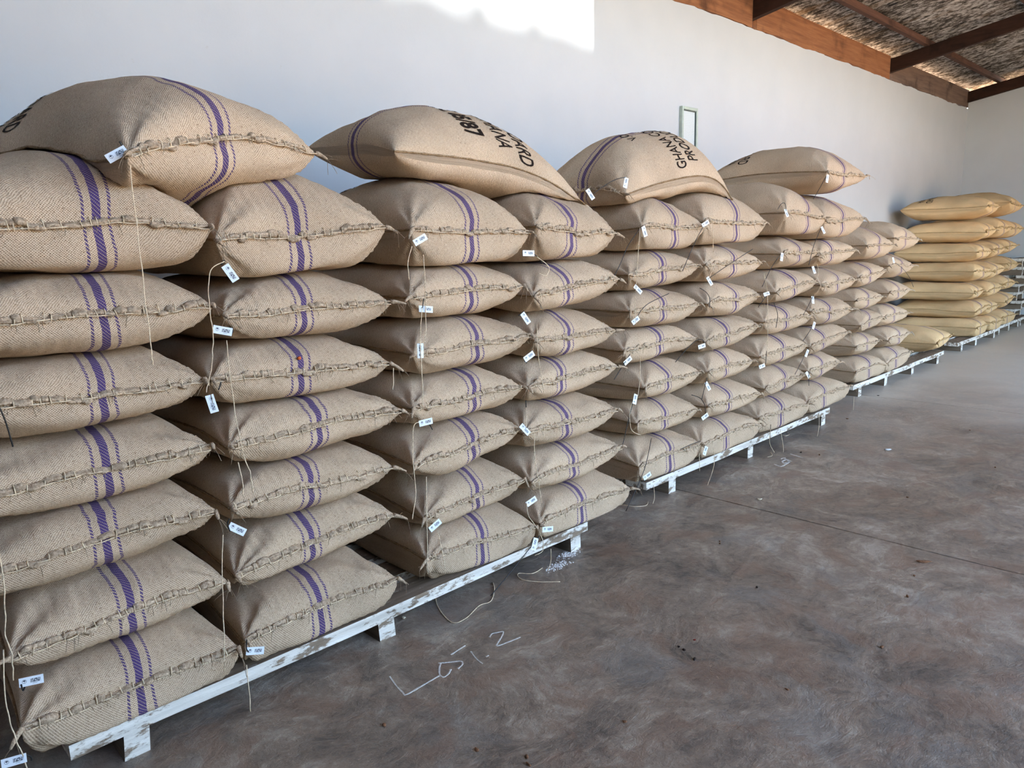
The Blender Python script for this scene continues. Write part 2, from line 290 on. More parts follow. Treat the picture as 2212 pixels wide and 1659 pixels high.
def mat_hem(name, light, dark):
    M = NT(name, rough=0.95, spec=0.08)
    ob = M.obj()
    f1 = M.noise(M.mapping(M.uv(), (260, 14, 1)), 1.0, 3.0)
    f2 = M.noise(ob, 120.0, 3.0)
    h = M.math('ADD', M.math('MULTIPLY', f1, 0.5), M.math('MULTIPLY', f2, 0.5))
    M.col(M.ramp(h, [(0.3, srgb(*dark)), (0.62, srgb(*light))]))
    M.bump(h, 0.006, 0.9)
    return M.m
HEM = mat_hem('burlap_hem', (212, 190, 163), (128, 102, 78))
HEM_Y = mat_hem('burlap_hem_straw', (214, 182, 132), (126, 88, 50))
SEAM = mat_hem('side_seam_yarn', (176, 148, 114), (90, 66, 46))

def mat_plain(name, rgb, rough=0.8, spec=0.3, var=0.0, scale=30.0):
    M = NT(name, rough, spec)
    if var:
        n = M.noise(M.obj(), scale, 3.0)
        lo = tuple(int(c * (1 - var)) for c in rgb); hi = tuple(min(255, int(c * (1 + var))) for c in rgb)
        M.col(M.ramp(n, [(0.3, srgb(*lo)), (0.7, srgb(*hi))]))
    else:
        M.col(srgb(*rgb))
    return M.m
TWINE = mat_plain('jute_twine', (222, 202, 172), 0.9, 0.1, 0.12, 90)
TIE = mat_plain('black_nylon', (22, 22, 24), 0.4, 0.5)
INK = mat_plain('stencil_ink', (38, 30, 26), 0.9, 0.1, 0.35, 160)

def mat_tag():
    M = NT('tag_card', 0.45, 0.4)
    ob = M.mapping(M.obj(), (1.3, 1.24, 1.0))
    sep = M.n('ShaderNodeSeparateXYZ'); M.l(ob, sep.inputs[0])
    x, y = sep.outputs[0], sep.outputs[1]
    def box(v, a, b):
        return M.math('MULTIPLY', M.math('GREATER_THAN', v, a), M.math('LESS_THAN', v, b))
    wn_ = M.n('ShaderNodeTexWhiteNoise', noise_dimensions='2D')
    cb = M.n('ShaderNodeCombineXYZ')
    M.l(M.math('FLOOR', M.math('MULTIPLY', x, 1700.0)), cb.inputs[0])
    rows = M.math('FLOOR', M.math('MULTIPLY', y, 620.0))
    inner = box(x, 0.003, 0.021)
    M.l(M.math('MULTIPLY', rows, inner), cb.inputs[1])
    M.l(cb.outputs[0], wn_.inputs['Vector'])
    bars = M.math('MULTIPLY', M.math('GREATER_THAN', wn_.outputs[0], 0.42), M.math('MULTIPLY', box(x, -0.003, 0.028), box(y, -0.0055, 0.0075)))
    dx = M.math('ADD', x, 0.021); dy = M.math('SUBTRACT', y, 0.002)
    r = M.math('SQRT', M.math('ADD', M.math('MULTIPLY', dx, dx), M.math('MULTIPLY', dy, dy)))
    ring = box(r, 0.0058, 0.0068)
    crown = M.math('MULTIPLY', M.math('LESS_THAN', r, 0.0045), M.math('GREATER_THAN', dy, 0.0003))
    trunk = M.math('MULTIPLY', box(dx, -0.0006, 0.0006), box(dy, -0.0045, 0.001))
    mk = M.math('MAXIMUM', M.math('MAXIMUM', bars, ring), M.math('MAXIMUM', crown, trunk))
    digits = M.math('MULTIPLY', M.math('MULTIPLY', box(y, -0.0098, -0.0075), box(x, 0.004, 0.018)), M.math('GREATER_THAN', M.math('SINE', M.math('MULTIPLY', x, 3200.0)), -0.2))
    mk = M.math('MAXIMUM', mk, M.math('MULTIPLY', digits, 0.7))
    M.col(M.mix(mk, srgb(232, 240, 246), srgb(30, 38, 58)))
    return M.m
TAG = mat_tag()

def mat_wall():
    M = NT('white_limewash', 0.75, 0.25)
    ob = M.obj()
    n = M.noise(ob, 0.9, 4.0)
    n2 = M.noise(ob, 3.1, 4.0)
    k = M.math('ADD', M.math('MULTIPLY', n, 0.6), M.math('MULTIPLY', n2, 0.4))
    c = M.ramp(k, [(0.3, srgb(184, 188, 191)), (0.7, srgb(193, 196, 198))])
    sp = M.step(M.noise(ob, 26.0, 2.0), 0.74, 0.80)
    c = M.mix(M.math('MULTIPLY', sp, 0.25), c, srgb(176, 172, 164))
    M.col(c)
    M.bump(M.math('ADD', M.noise(ob, 7.0, 5.0), M.math('MULTIPLY', M.noise(ob, 60.0, 2.0), 0.2)), 0.010, 0.22)
    return M.m
WALL = mat_wall()

def mat_floor():
    M = NT('stained_concrete', 0.6, 0.5)
    ob = M.obj()
    d = M.n('ShaderNodeVectorMath', operation='ADD')
    nz = M.n('ShaderNodeTexNoise'); nz.inputs['Scale'].default_value = 2.0; nz.inputs['Detail'].default_value = 4
    M.l(ob, nz.inputs['Vector'])
    sc = M.n('ShaderNodeVectorMath', operation='SCALE'); M.l(nz.outputs[1], sc.inputs[0]); sc.inputs['Scale'].default_value = 0.5
    M.l(ob, d.inputs[0]); M.l(sc.outputs[0], d.inputs[1])
    p = d.outputs[0]
    n1 = M.noise(p, 1.7, 5.0, 0.6)
    n2 = M.noise(p, 6.5, 6.0, 0.65)
    n3 = M.noise(ob, 38.0, 5.0, 0.75)
    n4 = M.noise(M.mapping(p, (1, 1.6, 1), (0, 0, 0.7)), 15.0, 5.0, 0.7)
    k = M.math('ADD', M.math('ADD', M.math('MULTIPLY', n1, 0.30), M.math('MULTIPLY', n2, 0.34)), M.math('ADD', M.math('MULTIPLY', n3, 0.16), M.math('MULTIPLY', n4, 0.20)))
    c = M.ramp(k, [(0.36, srgb(70, 63, 58)), (0.44, srgb(118, 105, 93)), (0.52, srgb(153, 136, 119)), (0.60, srgb(186, 174, 157)), (0.70, srgb(214, 206, 191))])
    g = M.step(M.noise(p, 2.6, 4.0), 0.52, 0.66)
    c = M.mix(M.math('MULTIPLY', g, 0.4), c, srgb(134, 131, 126))
    br = M.step(M.noise(p, 4.7, 3.0), 0.50, 0.64)
    c = M.mix(M.math('MULTIPLY', br, 0.45), c, srgb(142, 112, 92))
    dk = M.step(M.noise(p, 3.4, 5.0, 0.7), 0.58, 0.72)
    c = M.mix(M.math('MULTIPLY', dk, 0.5), c, srgb(82, 74, 69))
    # doorway light on the far floor, painted in as a paler colour
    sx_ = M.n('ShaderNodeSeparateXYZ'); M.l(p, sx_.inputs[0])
    door_light = M.step(M.math('ADD', sx_.outputs[0], M.math('MULTIPLY', M.noise(p, 1.1, 5.0), 5.0)), 7.5, 12.5)
    c = M.mix(M.math('MULTIPLY', door_light, 0.75), c, srgb(224, 213, 196))
    ws = M.step(M.noise(ob, 70.0, 2.0), 0.72, 0.78)
    c = M.mix(M.math('MULTIPLY', ws, 0.4), c, srgb(176, 172, 166))
    M.col(c)
    M.val(M.b.inputs['Roughness'], M.math('MULTIPLY_ADD', n2, 0.35, 0.22))
    M.bump(M.math('ADD', M.math('MULTIPLY', n4, 0.7), M.math('MULTIPLY', n3, 0.6)), 0.016, 0.55)
    return M.m
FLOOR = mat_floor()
JOINT = mat_plain('joint_dirt', (74, 58, 48), 0.95, 0.1, 0.2, 20)

def mat_paint_wood(name, t0, t1):
    M = NT(name, 0.75, 0.25)
    ob = M.obj()
    g = M.noise(M.mapping(ob, (3, 40, 40)), 1.0, 4.0)
    ch = M.noise(M.mapping(ob, (9, 26, 26)), 1.0, 5.0, 0.7)
    paint = M.ramp(g, [(0.3, srgb(196, 190, 178)), (0.7, srgb(236, 231, 220))])
    wood = M.ramp(g, [(0.3, srgb(104, 88, 72)), (0.7, srgb(150, 132, 112))])
    c = M.mix(M.step(ch, t0, t1), paint, wood)
    M.col(c)
    M.bump(M.math('ADD', g, ch), 0.006, 0.6)
    return M.m
PAINT = mat_paint_wood('weathered_white_paint', 0.50, 0.60)
DECK = mat_paint_wood('scuffed_deck', 0.24, 0.40)

def mat_wood(name, a, b, sc=(2, 30, 30), rough=0.8):
    M = NT(name, rough, 0.2)
    ob = M.obj()
    g = M.noise(M.mapping(ob, sc), 1.0, 5.0, 0.65)
    bl = M.noise(ob, 2.2, 4.0)
    c = M.ramp(g, [(0.28, srgb(*a)), (0.68, srgb(*b))])
    c = M.mix(M.step(bl, 0.52, 0.75), c, srgb(*[int(q * 0.6) for q in a]))
    M.col(c)
    M.bump(g, 0.004, 0.6)
    return M.m
EAVE_WOOD = mat_wood('orange_hardwood_board', (118, 76, 52), (156, 106, 72))
EAVE_WOOD_GREY = mat_wood('grey_brown_board', (98, 80, 70), (128, 106, 92))
DARK_WOOD = mat_wood('smoke_dark_rafter', (40, 26, 20), (62, 40, 30), (20, 3, 20))
PURLIN_WOOD = mat_wood('red_brown_purlin', (70, 48, 40), (100, 72, 60))
BARE_WOOD = mat_wood('grey_bare_wood', (96, 84, 72), (136, 120, 102), (30, 3, 30))

def mat_sheet():
    M = NT('mouldy_roof_sheet', 0.7, 0.3)
    ob = M.obj()
    s = M.noise(M.mapping(ob, (34, 9, 12)), 1.0, 6.0, 0.75)
    b = M.noise(M.mapping(ob, (1.6, 0.9, 1)), 1.0, 4.0)
    k = M.math('ADD', M.math('MULTIPLY', s, 0.75), M.math('MULTIPLY', b, 0.25))
    c = M.ramp(k, [(0.42, srgb(30, 27, 25)), (0.49, srgb(88, 82, 75)), (0.54, srgb(150, 147, 144)), (0.66, srgb(190, 187, 184))])
    y = M.step(M.noise(M.mapping(ob, (5, 0.6, 2)), 1.0, 3.0), 0.55, 0.7)
    c = M.mix(M.math('MULTIPLY', y, 0.35), c, srgb(118, 92, 58))
    M.col(c)
    return M.m
SHEET = mat_sheet()
GROUND = mat_plain('yard_laterite', (196, 164, 128), 0.95, 0.1, 0.08, 1.5)
CHALK = mat_plain('chalk', (206, 202, 196), 0.95, 0.1, 0.1, 120)
POWDER_M = mat_plain('white_powder', (226, 224, 220), 0.95, 0.1)
BLOCKER_GREEN = mat_plain('blocker_green', (62, 84, 44), 0.9, 0.1, 0.3, 8)

# ------------------------------------------------------------------ the setting
YW, XF, XN, YD = 3.95, 15.05, -6.0, -2.5     # long wall, far wall, near wall, door wall
RS = 0.17                                      # roof rise per metre away from the long wall
def roof_z(y): return 4.075 + RS * (YW - y)

# floor: poured slabs with dirt-filled joints between them
floor = empty('floor'); tag(floor, kind='structure')
MB().box(XN, XF, YD, YW, -0.1, -0.012).build('joint_bed', JOINT, floor, smooth=False)
edges = [XN, -3.3, 0.22, 3.85, 7.42, 11.05, XF]
def edge_line(x, side, y):
    if x in (XN, XF): return np.full_like(y, x)
    return x + side * 0.004 + 0.006 * vnoise(y * 2.3, np.full_like(y, x)) + side * 0.004 * np.abs(vnoise(y * 17, np.full_like(y, x + side)))
for i in range(len(edges) - 1):
    y = np.linspace(YD, YW, 150)
    xa = edge_line(edges[i], 1, y); xb = edge_line(edges[i + 1], -1, y)
    n = len(y)
    z0 = np.full(n, -0.012); z1 = np.zeros(n)
    V = np.concatenate([np.stack(q, 1) for q in ((xa, y, z1), (xb, y, z1), (xa, y, z0), (xb, y, z0))])
    F = []
    for k in range(n - 1):
        F += [(k, n + k, n + k + 1, k + 1), (2 * n + k, k, k + 1, 2 * n + k + 1), (n + k, 3 * n + k, 3 * n + k + 1, n + k + 1)]
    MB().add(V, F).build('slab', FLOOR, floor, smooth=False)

def strip_wall(name, mb):
    return tag(mb.build(name, WALL, smooth=False), kind='structure')
ztop = 3.65
# long white wall with an uneven plaster top under the eave boards
n = 260
xs = np.linspace(XN, XF + 0.2, n)
zt = ztop + 0.010 * vnoise(xs * 3.1, xs * 0) + 0.008 * vnoise(xs * 11.0, xs * 0 + 7)
V = np.concatenate([np.stack(q, 1) for q in ((xs, np.full(n, YW), np.zeros(n)), (xs, np.full(n, YW), zt), (xs, np.full(n, YW + 0.22), np.zeros(n)), (xs, np.full(n, YW + 0.22), zt))])
F = []
for k in range(n - 1):
    F += [(k, k + 1, n + k + 1, n + k), (n + k, n + k + 1, 3 * n + k + 1, 3 * n + k), (2 * n + k + 1, 2 * n + k, 3 * n + k, 3 * n + k + 1)]
strip_wall('wall_back', MB().add(V, F))
# far gable wall follows the rafter
def gable(x0, x1):
    v = [(x, y, z) for x in (x0, x1) for (y, z) in ((YD, 0), (YW, 0), (YW, ztop + 0.095), (YD, ztop + 0.095 + RS * (YW - YD)))]
    return MB().add(v, [(0, 1, 2, 3), (7, 6, 5, 4), (0, 4, 5, 1), (1, 5, 6, 2), (2, 6, 7, 3), (3, 7, 4, 0)])
strip_wall('wall_right', gable(XF, XF + 0.22))
strip_wall('wall_left', gable(XN - 0.22, XN))
# door wall behind the camera: wide doorways to the yard
DOORS = [(1.2, 4.47, 3.1), (7.2, 12.4, 2.6)]
CLERE = (3.4, 4.8)                          # unseen open strip above the doors, added to let in more daylight
wf = MB()
zt_ = roof_z(YD) - 0.25
xs_ = [XN - 0.22] + [q for d in DOORS for q in d[:2]] + [XF + 0.22]
for a, b in zip(xs_[0::2], xs_[1::2]): wf.box(a, b, YD - 0.22, YD, 0, CLERE[0])
for a, b, h in DOORS: wf.box(a, b, YD - 0.22, YD, h, CLERE[0])
wf.box(xs_[0], xs_[-1], YD - 0.22, YD, CLERE[1], zt_)
wf.box(xs_[0], -0.6, YD - 0.22, YD, CLERE[0], CLERE[1])
wf.box(10.4, xs_[-1], YD - 0.22, YD, CLERE[0], CLERE[1])
for px_ in (1.7, 5.6, 9.5): wf.box(px_ - 0.11, px_ + 0.11, YD - 0.22, YD, CLERE[0], CLERE[1])
strip_wall('wall_front', wf)
for a, b, h0, h in [(d[0], d[1], 0.0, d[2]) for d in DOORS] + [(-0.6, 10.4, CLERE[0], CLERE[1])]:          # daylight portals in the doorways, help the sampling only
    pd = bpy.data.lights.new('door_portal', 'AREA'); pd.shape = 'RECTANGLE'
    pd.size = b - a; pd.size_y = h - h0; pd.cycles.is_portal = True
    po = bpy.data.objects.new('door_portal', pd); COL.objects.link(po)
    po.location = ((a + b) / 2, YD - 0.1, (h + h0) / 2); po.rotation_euler = (math.radians(90), 0, math.radians(180))
# yard outside
tag(MB().box(-60, 70, -60, 60, -0.3, -0.105).build('ground', GROUND, smooth=False), kind='structure')
# unseen low block added in the yard to cut the spot lamp's wall patch
hx = np.sort(np.concatenate([np.linspace(-1.0, 10.0, 80), np.linspace(3.85, 4.13, 80)]))
ht = 0.8052 + 0.03 * vnoise(hx * 2.4, hx * 0 + 3) * np.clip(np.abs(hx - 4.0) - 0.2, 0, 1)
for c_, w_, a_ in ((3.957, 0.009, 0.013), (4.022, 0.008, 0.011), (3.90, 0.02, 0.006), (4.055, 0.02, 0.004)): ht += a_ * np.exp(-((hx - c_) / w_) ** 2)   # bumps that notch the lower edge of the wall patch
hv = np.concatenate([np.stack(q, 1) for q in ((hx, np.full(160, -8.0), np.full(160, -0.11)), (hx, np.full(160, -8.0), ht), (hx, np.full(160, -8.35), ht), (hx, np.full(160, -8.35), np.full(160, -0.11)))])
hf = [(j * 160 + k, j * 160 + k + 1, (j + 1) * 160 + k + 1, (j + 1) * 160 + k) for j in range(3) for k in range(159)]
light_blocker = MB().add(hv, hf).build('patch_blocker', BLOCKER_GREEN)
tag(light_blocker, 'low green block added in the yard to shape the light patch on the wall', 'light_blocker')

# roof: rafters, purlins, eave boards, corrugated sheets
ceil = empty('ceiling'); tag(ceil, kind='structure')
RX = [-4.0, -0.2, 3.6, 7.44, 11.32, 15.06]
for i, x in enumerate(RX):
    y0, y1 = YW + 0.55, YD - 0.4
    zb = lambda y: 3.735 + RS * (YW - y)
    w = 0.035
    x0 = x if i < 5 else x - 0.05
    v = [(x0 + s * w, y, zb(y) + h) for y in (y0, y1) for h in (0, 0.175) for s in (-1, 1)]
    MB().add(v, [(0, 1, 3, 2), (4, 6, 7, 5), (0, 4, 5, 1), (2, 3, 7, 6), (0, 2, 6, 4), (1, 5, 7, 3)]).build('rafter', DARK_WOOD, ceil, smooth=False)
for y in (4.35, 3.5, 2.35, 1.2, 0.05, -1.1, -2.25, -3.4, -4.55):
    z = 3.735 + RS * (YW - y) + 0.175
    MB().box(XN - 0.5, XF + 0.35, y - 0.03, y + 0.03, z, z + 0.075).build('purlin', PURLIN_WOOD, ceil, smooth=False)
BX = [(-5.9, -4.05), (-3.95, -0.25), (-0.15, 3.55), (3.67, 7.405), (7.50, 11.275), (11.385, 15.045)]
for i, (a, b) in enumerate(BX):
    nb = 60
    bx = np.linspace(a, b, nb)
    lo = ztop - 0.004 + 0.012 * vnoise(bx * 2.0, bx * 0 + i) + 0.006 * vnoise(bx * 12, bx * 0 + 30 + i)
    hi = 3.94 + 0.006 * vnoise(bx * 1.5, bx * 0 + 50 + i) + (0.02 if i == 4 else 0) * (1 - (bx - a) / (b - a))
    y0, y1 = YW - 0.004, YW + 0.04
    bv = np.concatenate([np.stack(q, 1) for q in ((bx, np.full(nb, y0), lo), (bx, np.full(nb, y0), hi), (bx, np.full(nb, y1), hi), (bx, np.full(nb, y1), lo))])
    bf = [(j * nb + k, j * nb + k + 1, ((j + 1) % 4) * nb + k + 1, ((j + 1) % 4) * nb + k) for j in range(4) for k in range(nb - 1)]
    bf += [(0, nb, 2 * nb, 3 * nb), (nb - 1, 4 * nb - 1, 3 * nb - 1, 2 * nb - 1)]
    MB().add(bv, bf).build('eave_board', EAVE_WOOD_GREY if i == 5 else EAVE_WOOD, ceil, smooth=False)
PER = 0.076
nper = 11
sx = XN - 0.5
k = 0
while sx < XF + 0.55:
    m = nper * 8 + 1
    lx = np.linspace(0, nper * PER, m)
    zz = 0.010 * np.cos(lx / PER * 2 * math.pi) + 0.001 * (k % 2)
    ys = np.array([YW + 0.62, YW - 2.3, YW - 5.0, YW - 7.5, YD - 0.6])
    V = np.array([(sx + lx[j], y, roof_z(y) - 0.062 + zz[j]) for y in ys for j in range(m)])
    F = [(r * m + j, (r + 1) * m + j, (r + 1) * m + j + 1, r * m + j + 1) for r in range(len(ys) - 1) for j in range(m - 1)]
    MB().add(V, F).build('roof_sheet', SHEET, ceil)
    sx += nper * PER - 0.02
    k += 1

# ------------------------------------------------------------------ pallets
def make_pallet(name, label, x0, x1, yf, legs, depth=1.28, z0=0.0, boards=6):
    root = tag(empty(name, ((x0 + x1) / 2, yf + depth / 2, z0)), label, 'pallet', 'wooden pallets')
    o = root.location
    zt = 0.137
    bw = 0.155
    gap = (depth - boards * bw) / (boards - 1)
    for i in range(boards):
        y = yf + i * (bw + gap)
        j0, j1 = random.uniform(-0.01, 0.01), random.uniform(-0.01, 0.01)
        nx = 24
        bx = np.linspace(x0 + j0, x1 + j1, nx)
        top = np.full(nx, zt + z0); bot = zt + z0 - 0.047 + 0.003 * vnoise(bx * 3, bx * 0 + i)
        fy = y + 0.004 * vnoise(bx * 2.1, bx * 0 + 11 + i); by = fy + bw
        v = np.concatenate([np.stack(q, 1) for q in ((bx, fy, bot), (bx, fy, top), (bx, by, top), (bx, by, bot))]) - np.array(o)
        f = [(j * nx + q, j * nx + q + 1, ((j + 1) % 4) * nx + q + 1, ((j + 1) % 4) * nx + q) for j in range(4) for q in range(nx - 1)]
        f += [(0, nx, 2 * nx, 3 * nx), (nx - 1, 4 * nx - 1, 3 * nx - 1, 2 * nx - 1)]
        db = MB().add(v, f).build('deck_board', DECK, root, smooth=False)
        db.data.materials.append(PAINT)
        for q in list(range(nx - 1)) + [4 * (nx - 1), 4 * (nx - 1) + 1]: db.data.polygons[q].material_index = 1
    for lx in legs:
        m = MB()
        t = random.uniform(-0.008, 0.008)
        ya, yb = yf + 0.012, yf + depth - 0.01
        v = np.array([(lx - 0.038 + t, ya, z0), (lx + 0.038 + t, ya, z0), (lx + 0.038, ya, z0 + 0.088), (lx - 0.038, ya, z0 + 0.088),
                      (lx - 0.038, yb, z0), (lx + 0.038, yb, z0), (lx + 0.038, yb, z0 + 0.088), (lx - 0.038, yb, z0 + 0.088)]) - np.array(o)
        m.add(v, [(0, 1, 2, 3), (5, 4, 7, 6), (0, 4, 5, 1), (2, 6, 7, 3), (1, 5, 6, 2), (4, 0, 3, 7)])
        b = m.build('bearer', BARE_WOOD, root, smooth=False)
        b.data.materials.append(PAINT); b.data.polygons[0].material_index = 1
    return root
make_pallet('wooden_pallet', 'white-painted wooden pallet under the four nearest columns of sacks', 0.40, 2.78, 2.325, (0.585, 1.53, 2.70))
make_pallet('wooden_pallet', 'weathered white pallet under the fifth to eighth columns of sacks', 3.50, 6.10, 2.455, (3.78, 4.78, 6.02))
make_pallet('wooden_pallet', 'weathered white pallet with a single sack lying on its far end', 7.16, 9.96, 2.66, (7.36, 8.06, 8.88, 9.78))
make_pallet('wooden_pallet', 'weathered pallet under the straw-coloured sacks beyond the single low sack', 10.75, 12.82, 2.72, (11.0, 11.68, 12.64), 1.2)
make_pallet('wooden_pallet', 'farthest pallet carrying sacks, nearest the far wall', 12.86, 14.35, 2.76, (13.1, 13.7, 14.3), 1.16)
ORD = ['first', 'second', 'third', 'fourth', 'fifth', 'sixth', 'seventh', 'eighth', 'ninth', 'tenth', 'eleventh', 'twelfth', 'thirteenth']
for i in range(8):
    nm = 'lowest' if i == 0 else 'topmost' if i == 7 else ORD[i] + ' from below'
    make_pallet('empty_pallet', 'empty pallet in the pile beside the far wall, ' + nm, 14.02 + random.uniform(-0.04, 0.04) + 0.38, 14.99, 2.78 + random.uniform(-0.08, 0.08), (14.5, 14.9), 0.95, i * 0.2 if i < 1 else i * 0.1375, 4)

# ------------------------------------------------------------------ sacks
def smin(a, b, k):
    h = np.clip(0.5 + 0.5 * (b - a) / k, 0, 1)
    return b * (1 - h) + a * h - k * h * (1 - h)
def smax(a, b, k): return -smin(-a, -b, k)

def sack_surface(xc, yc, zc, W, L, T, yaw, nu, nv, low=None, high=None, mid=None, seed=0, Tb=None, sharp=0.46, full=0.8):
    """closed pillow: returns top grid, bottom grid (nv x nu x 3) in world metres"""
    r = np.random.default_rng(seed)
    Tb = T if Tb is None else Tb
    s = np.linspace(-1, 1, nu); t = np.linspace(-1, 1, nv)
    u1 = np.sin(s * math.pi / 2) * 0.75 + s * 0.25
    v1 = np.sin(t * math.pi / 2) * 0.8 + t * 0.2
    u, v = np.meshgrid(u1, v1)
    au, av = np.abs(u), np.abs(v)
    f = (np.clip(1 - au ** 2.05, 0, 1) * np.clip(1 - av ** 2.5, 0, 1)) ** sharp
    kx = 0.10 + r.uniform(-0.01, 0.02); ky = 0.045 + r.uniform(-0.01, 0.015)
    x = W / 2 * u * (1 - kx * (1 - v ** 2))
    y = L / 2 * v * (1 - ky * (1 - u ** 2))
    # slack outline, fat lips either side of the sewn mouth
    ph = r.uniform(0, 50)
    y += 0.012 * vnoise(x * 5 + ph, y * 2 + ph) * (av > 0)
    lip = 4 * f * (1 - np.clip(f, 0, 1))
    cold = np.exp(-((1 - v) * 0 + (v + 1)) / 0.18)
    y -= 0.022 * lip * cold * (1 - u ** 2)
    x += 0.008 * lip * np.sign(u) * np.exp(-(1 - au) / 0.18) * (1 - v ** 2)
    ca, sa = math.cos(yaw), math.sin(yaw)
    wx = xc + x * ca - y * sa; wy = yc + x * sa + y * ca
    m = np.full_like(u, zc) if mid is None else zc + mid(u, v, wx, wy)
    m = m + 0.012 * vnoise(u * 1.6 + ph, v * 1.6 + 3 * ph) + r.uniform(-0.018, 0.018) * u * (1 - v) / 2
    # folds fanning out of the mouth corners
    for sg in (-1, 1):
        du = (1 - sg * u) * W / 2; dv = (1 + v) * L / 2
        rr = np.hypot(du, dv); an = np.arctan2(dv, du + 1e-6)
        amp = 0.010 * np.exp(-(rr / 0.17) ** 2) * np.clip(rr / 0.05, 0, 1)
        fold = amp * np.sin(an * r.uniform(7, 11) + r.uniform(0, 6))
        f = f + fold / T * np.clip(f * 6, 0, 1)
    # short gathers along the mouth
    gat = 0.0045 * np.exp(-(v + 1) * L / 2 / 0.07) * np.sin(x / 0.034 * 2 * math.pi + 3 * vnoise(x * 9 + ph, y * 3)) * np.clip(f * 5, 0, 1)
    lump = 0.010 * vnoise(u * 2.6 + ph * 2, v * 3.4 + ph) + 0.004 * vnoise(u * 7 + ph, v * 9 + ph)
    zt = m + T * f + (lump + gat) * np.clip(f * 2, 0, 1)
    lump2 = 0.010 * vnoise(u * 2.6 - ph * 2, v * 3.4 - ph)
    zb = m - Tb * np.clip(f, 0, None) ** full + (lump2 - gat) * np.clip(f * 2, 0, 1)
    if high is not None: zt = smin(zt, high(wx, wy) - 0.001, 0.026)
    if low is not None:
        lo = low(wx, wy) + 0.001
        zb = smax(zb, lo, 0.026)
        zt = np.maximum(zt, zb)
    bd = (au >= 0.9999) | (av >= 0.9999)
    e = np.where(bd, 0.5 * (zt + zb), 0)
    zt = np.where(bd, e, zt); zb = np.where(bd, e, zb)
    zt = np.maximum(zt, zb)
    return np.stack([wx, wy, zt], 2), np.stack([wx, wy, zb], 2)

def arc_uv(G, Wc, Lc):
    du = np.linalg.norm(np.diff(G, axis=1), axis=2); cu = np.concatenate([np.zeros((G.shape[0], 1)), np.cumsum(du, 1)], 1)
    dv = np.linalg.norm(np.diff(G, axis=0), axis=2); cv = np.concatenate([np.zeros((1, G.shape[1])), np.cumsum(dv, 0)], 0)
    U = (cu / cu[:, -1:] - 0.5) * Wc
    V = cv / cv[-1:, :] * Lc
    return U, V

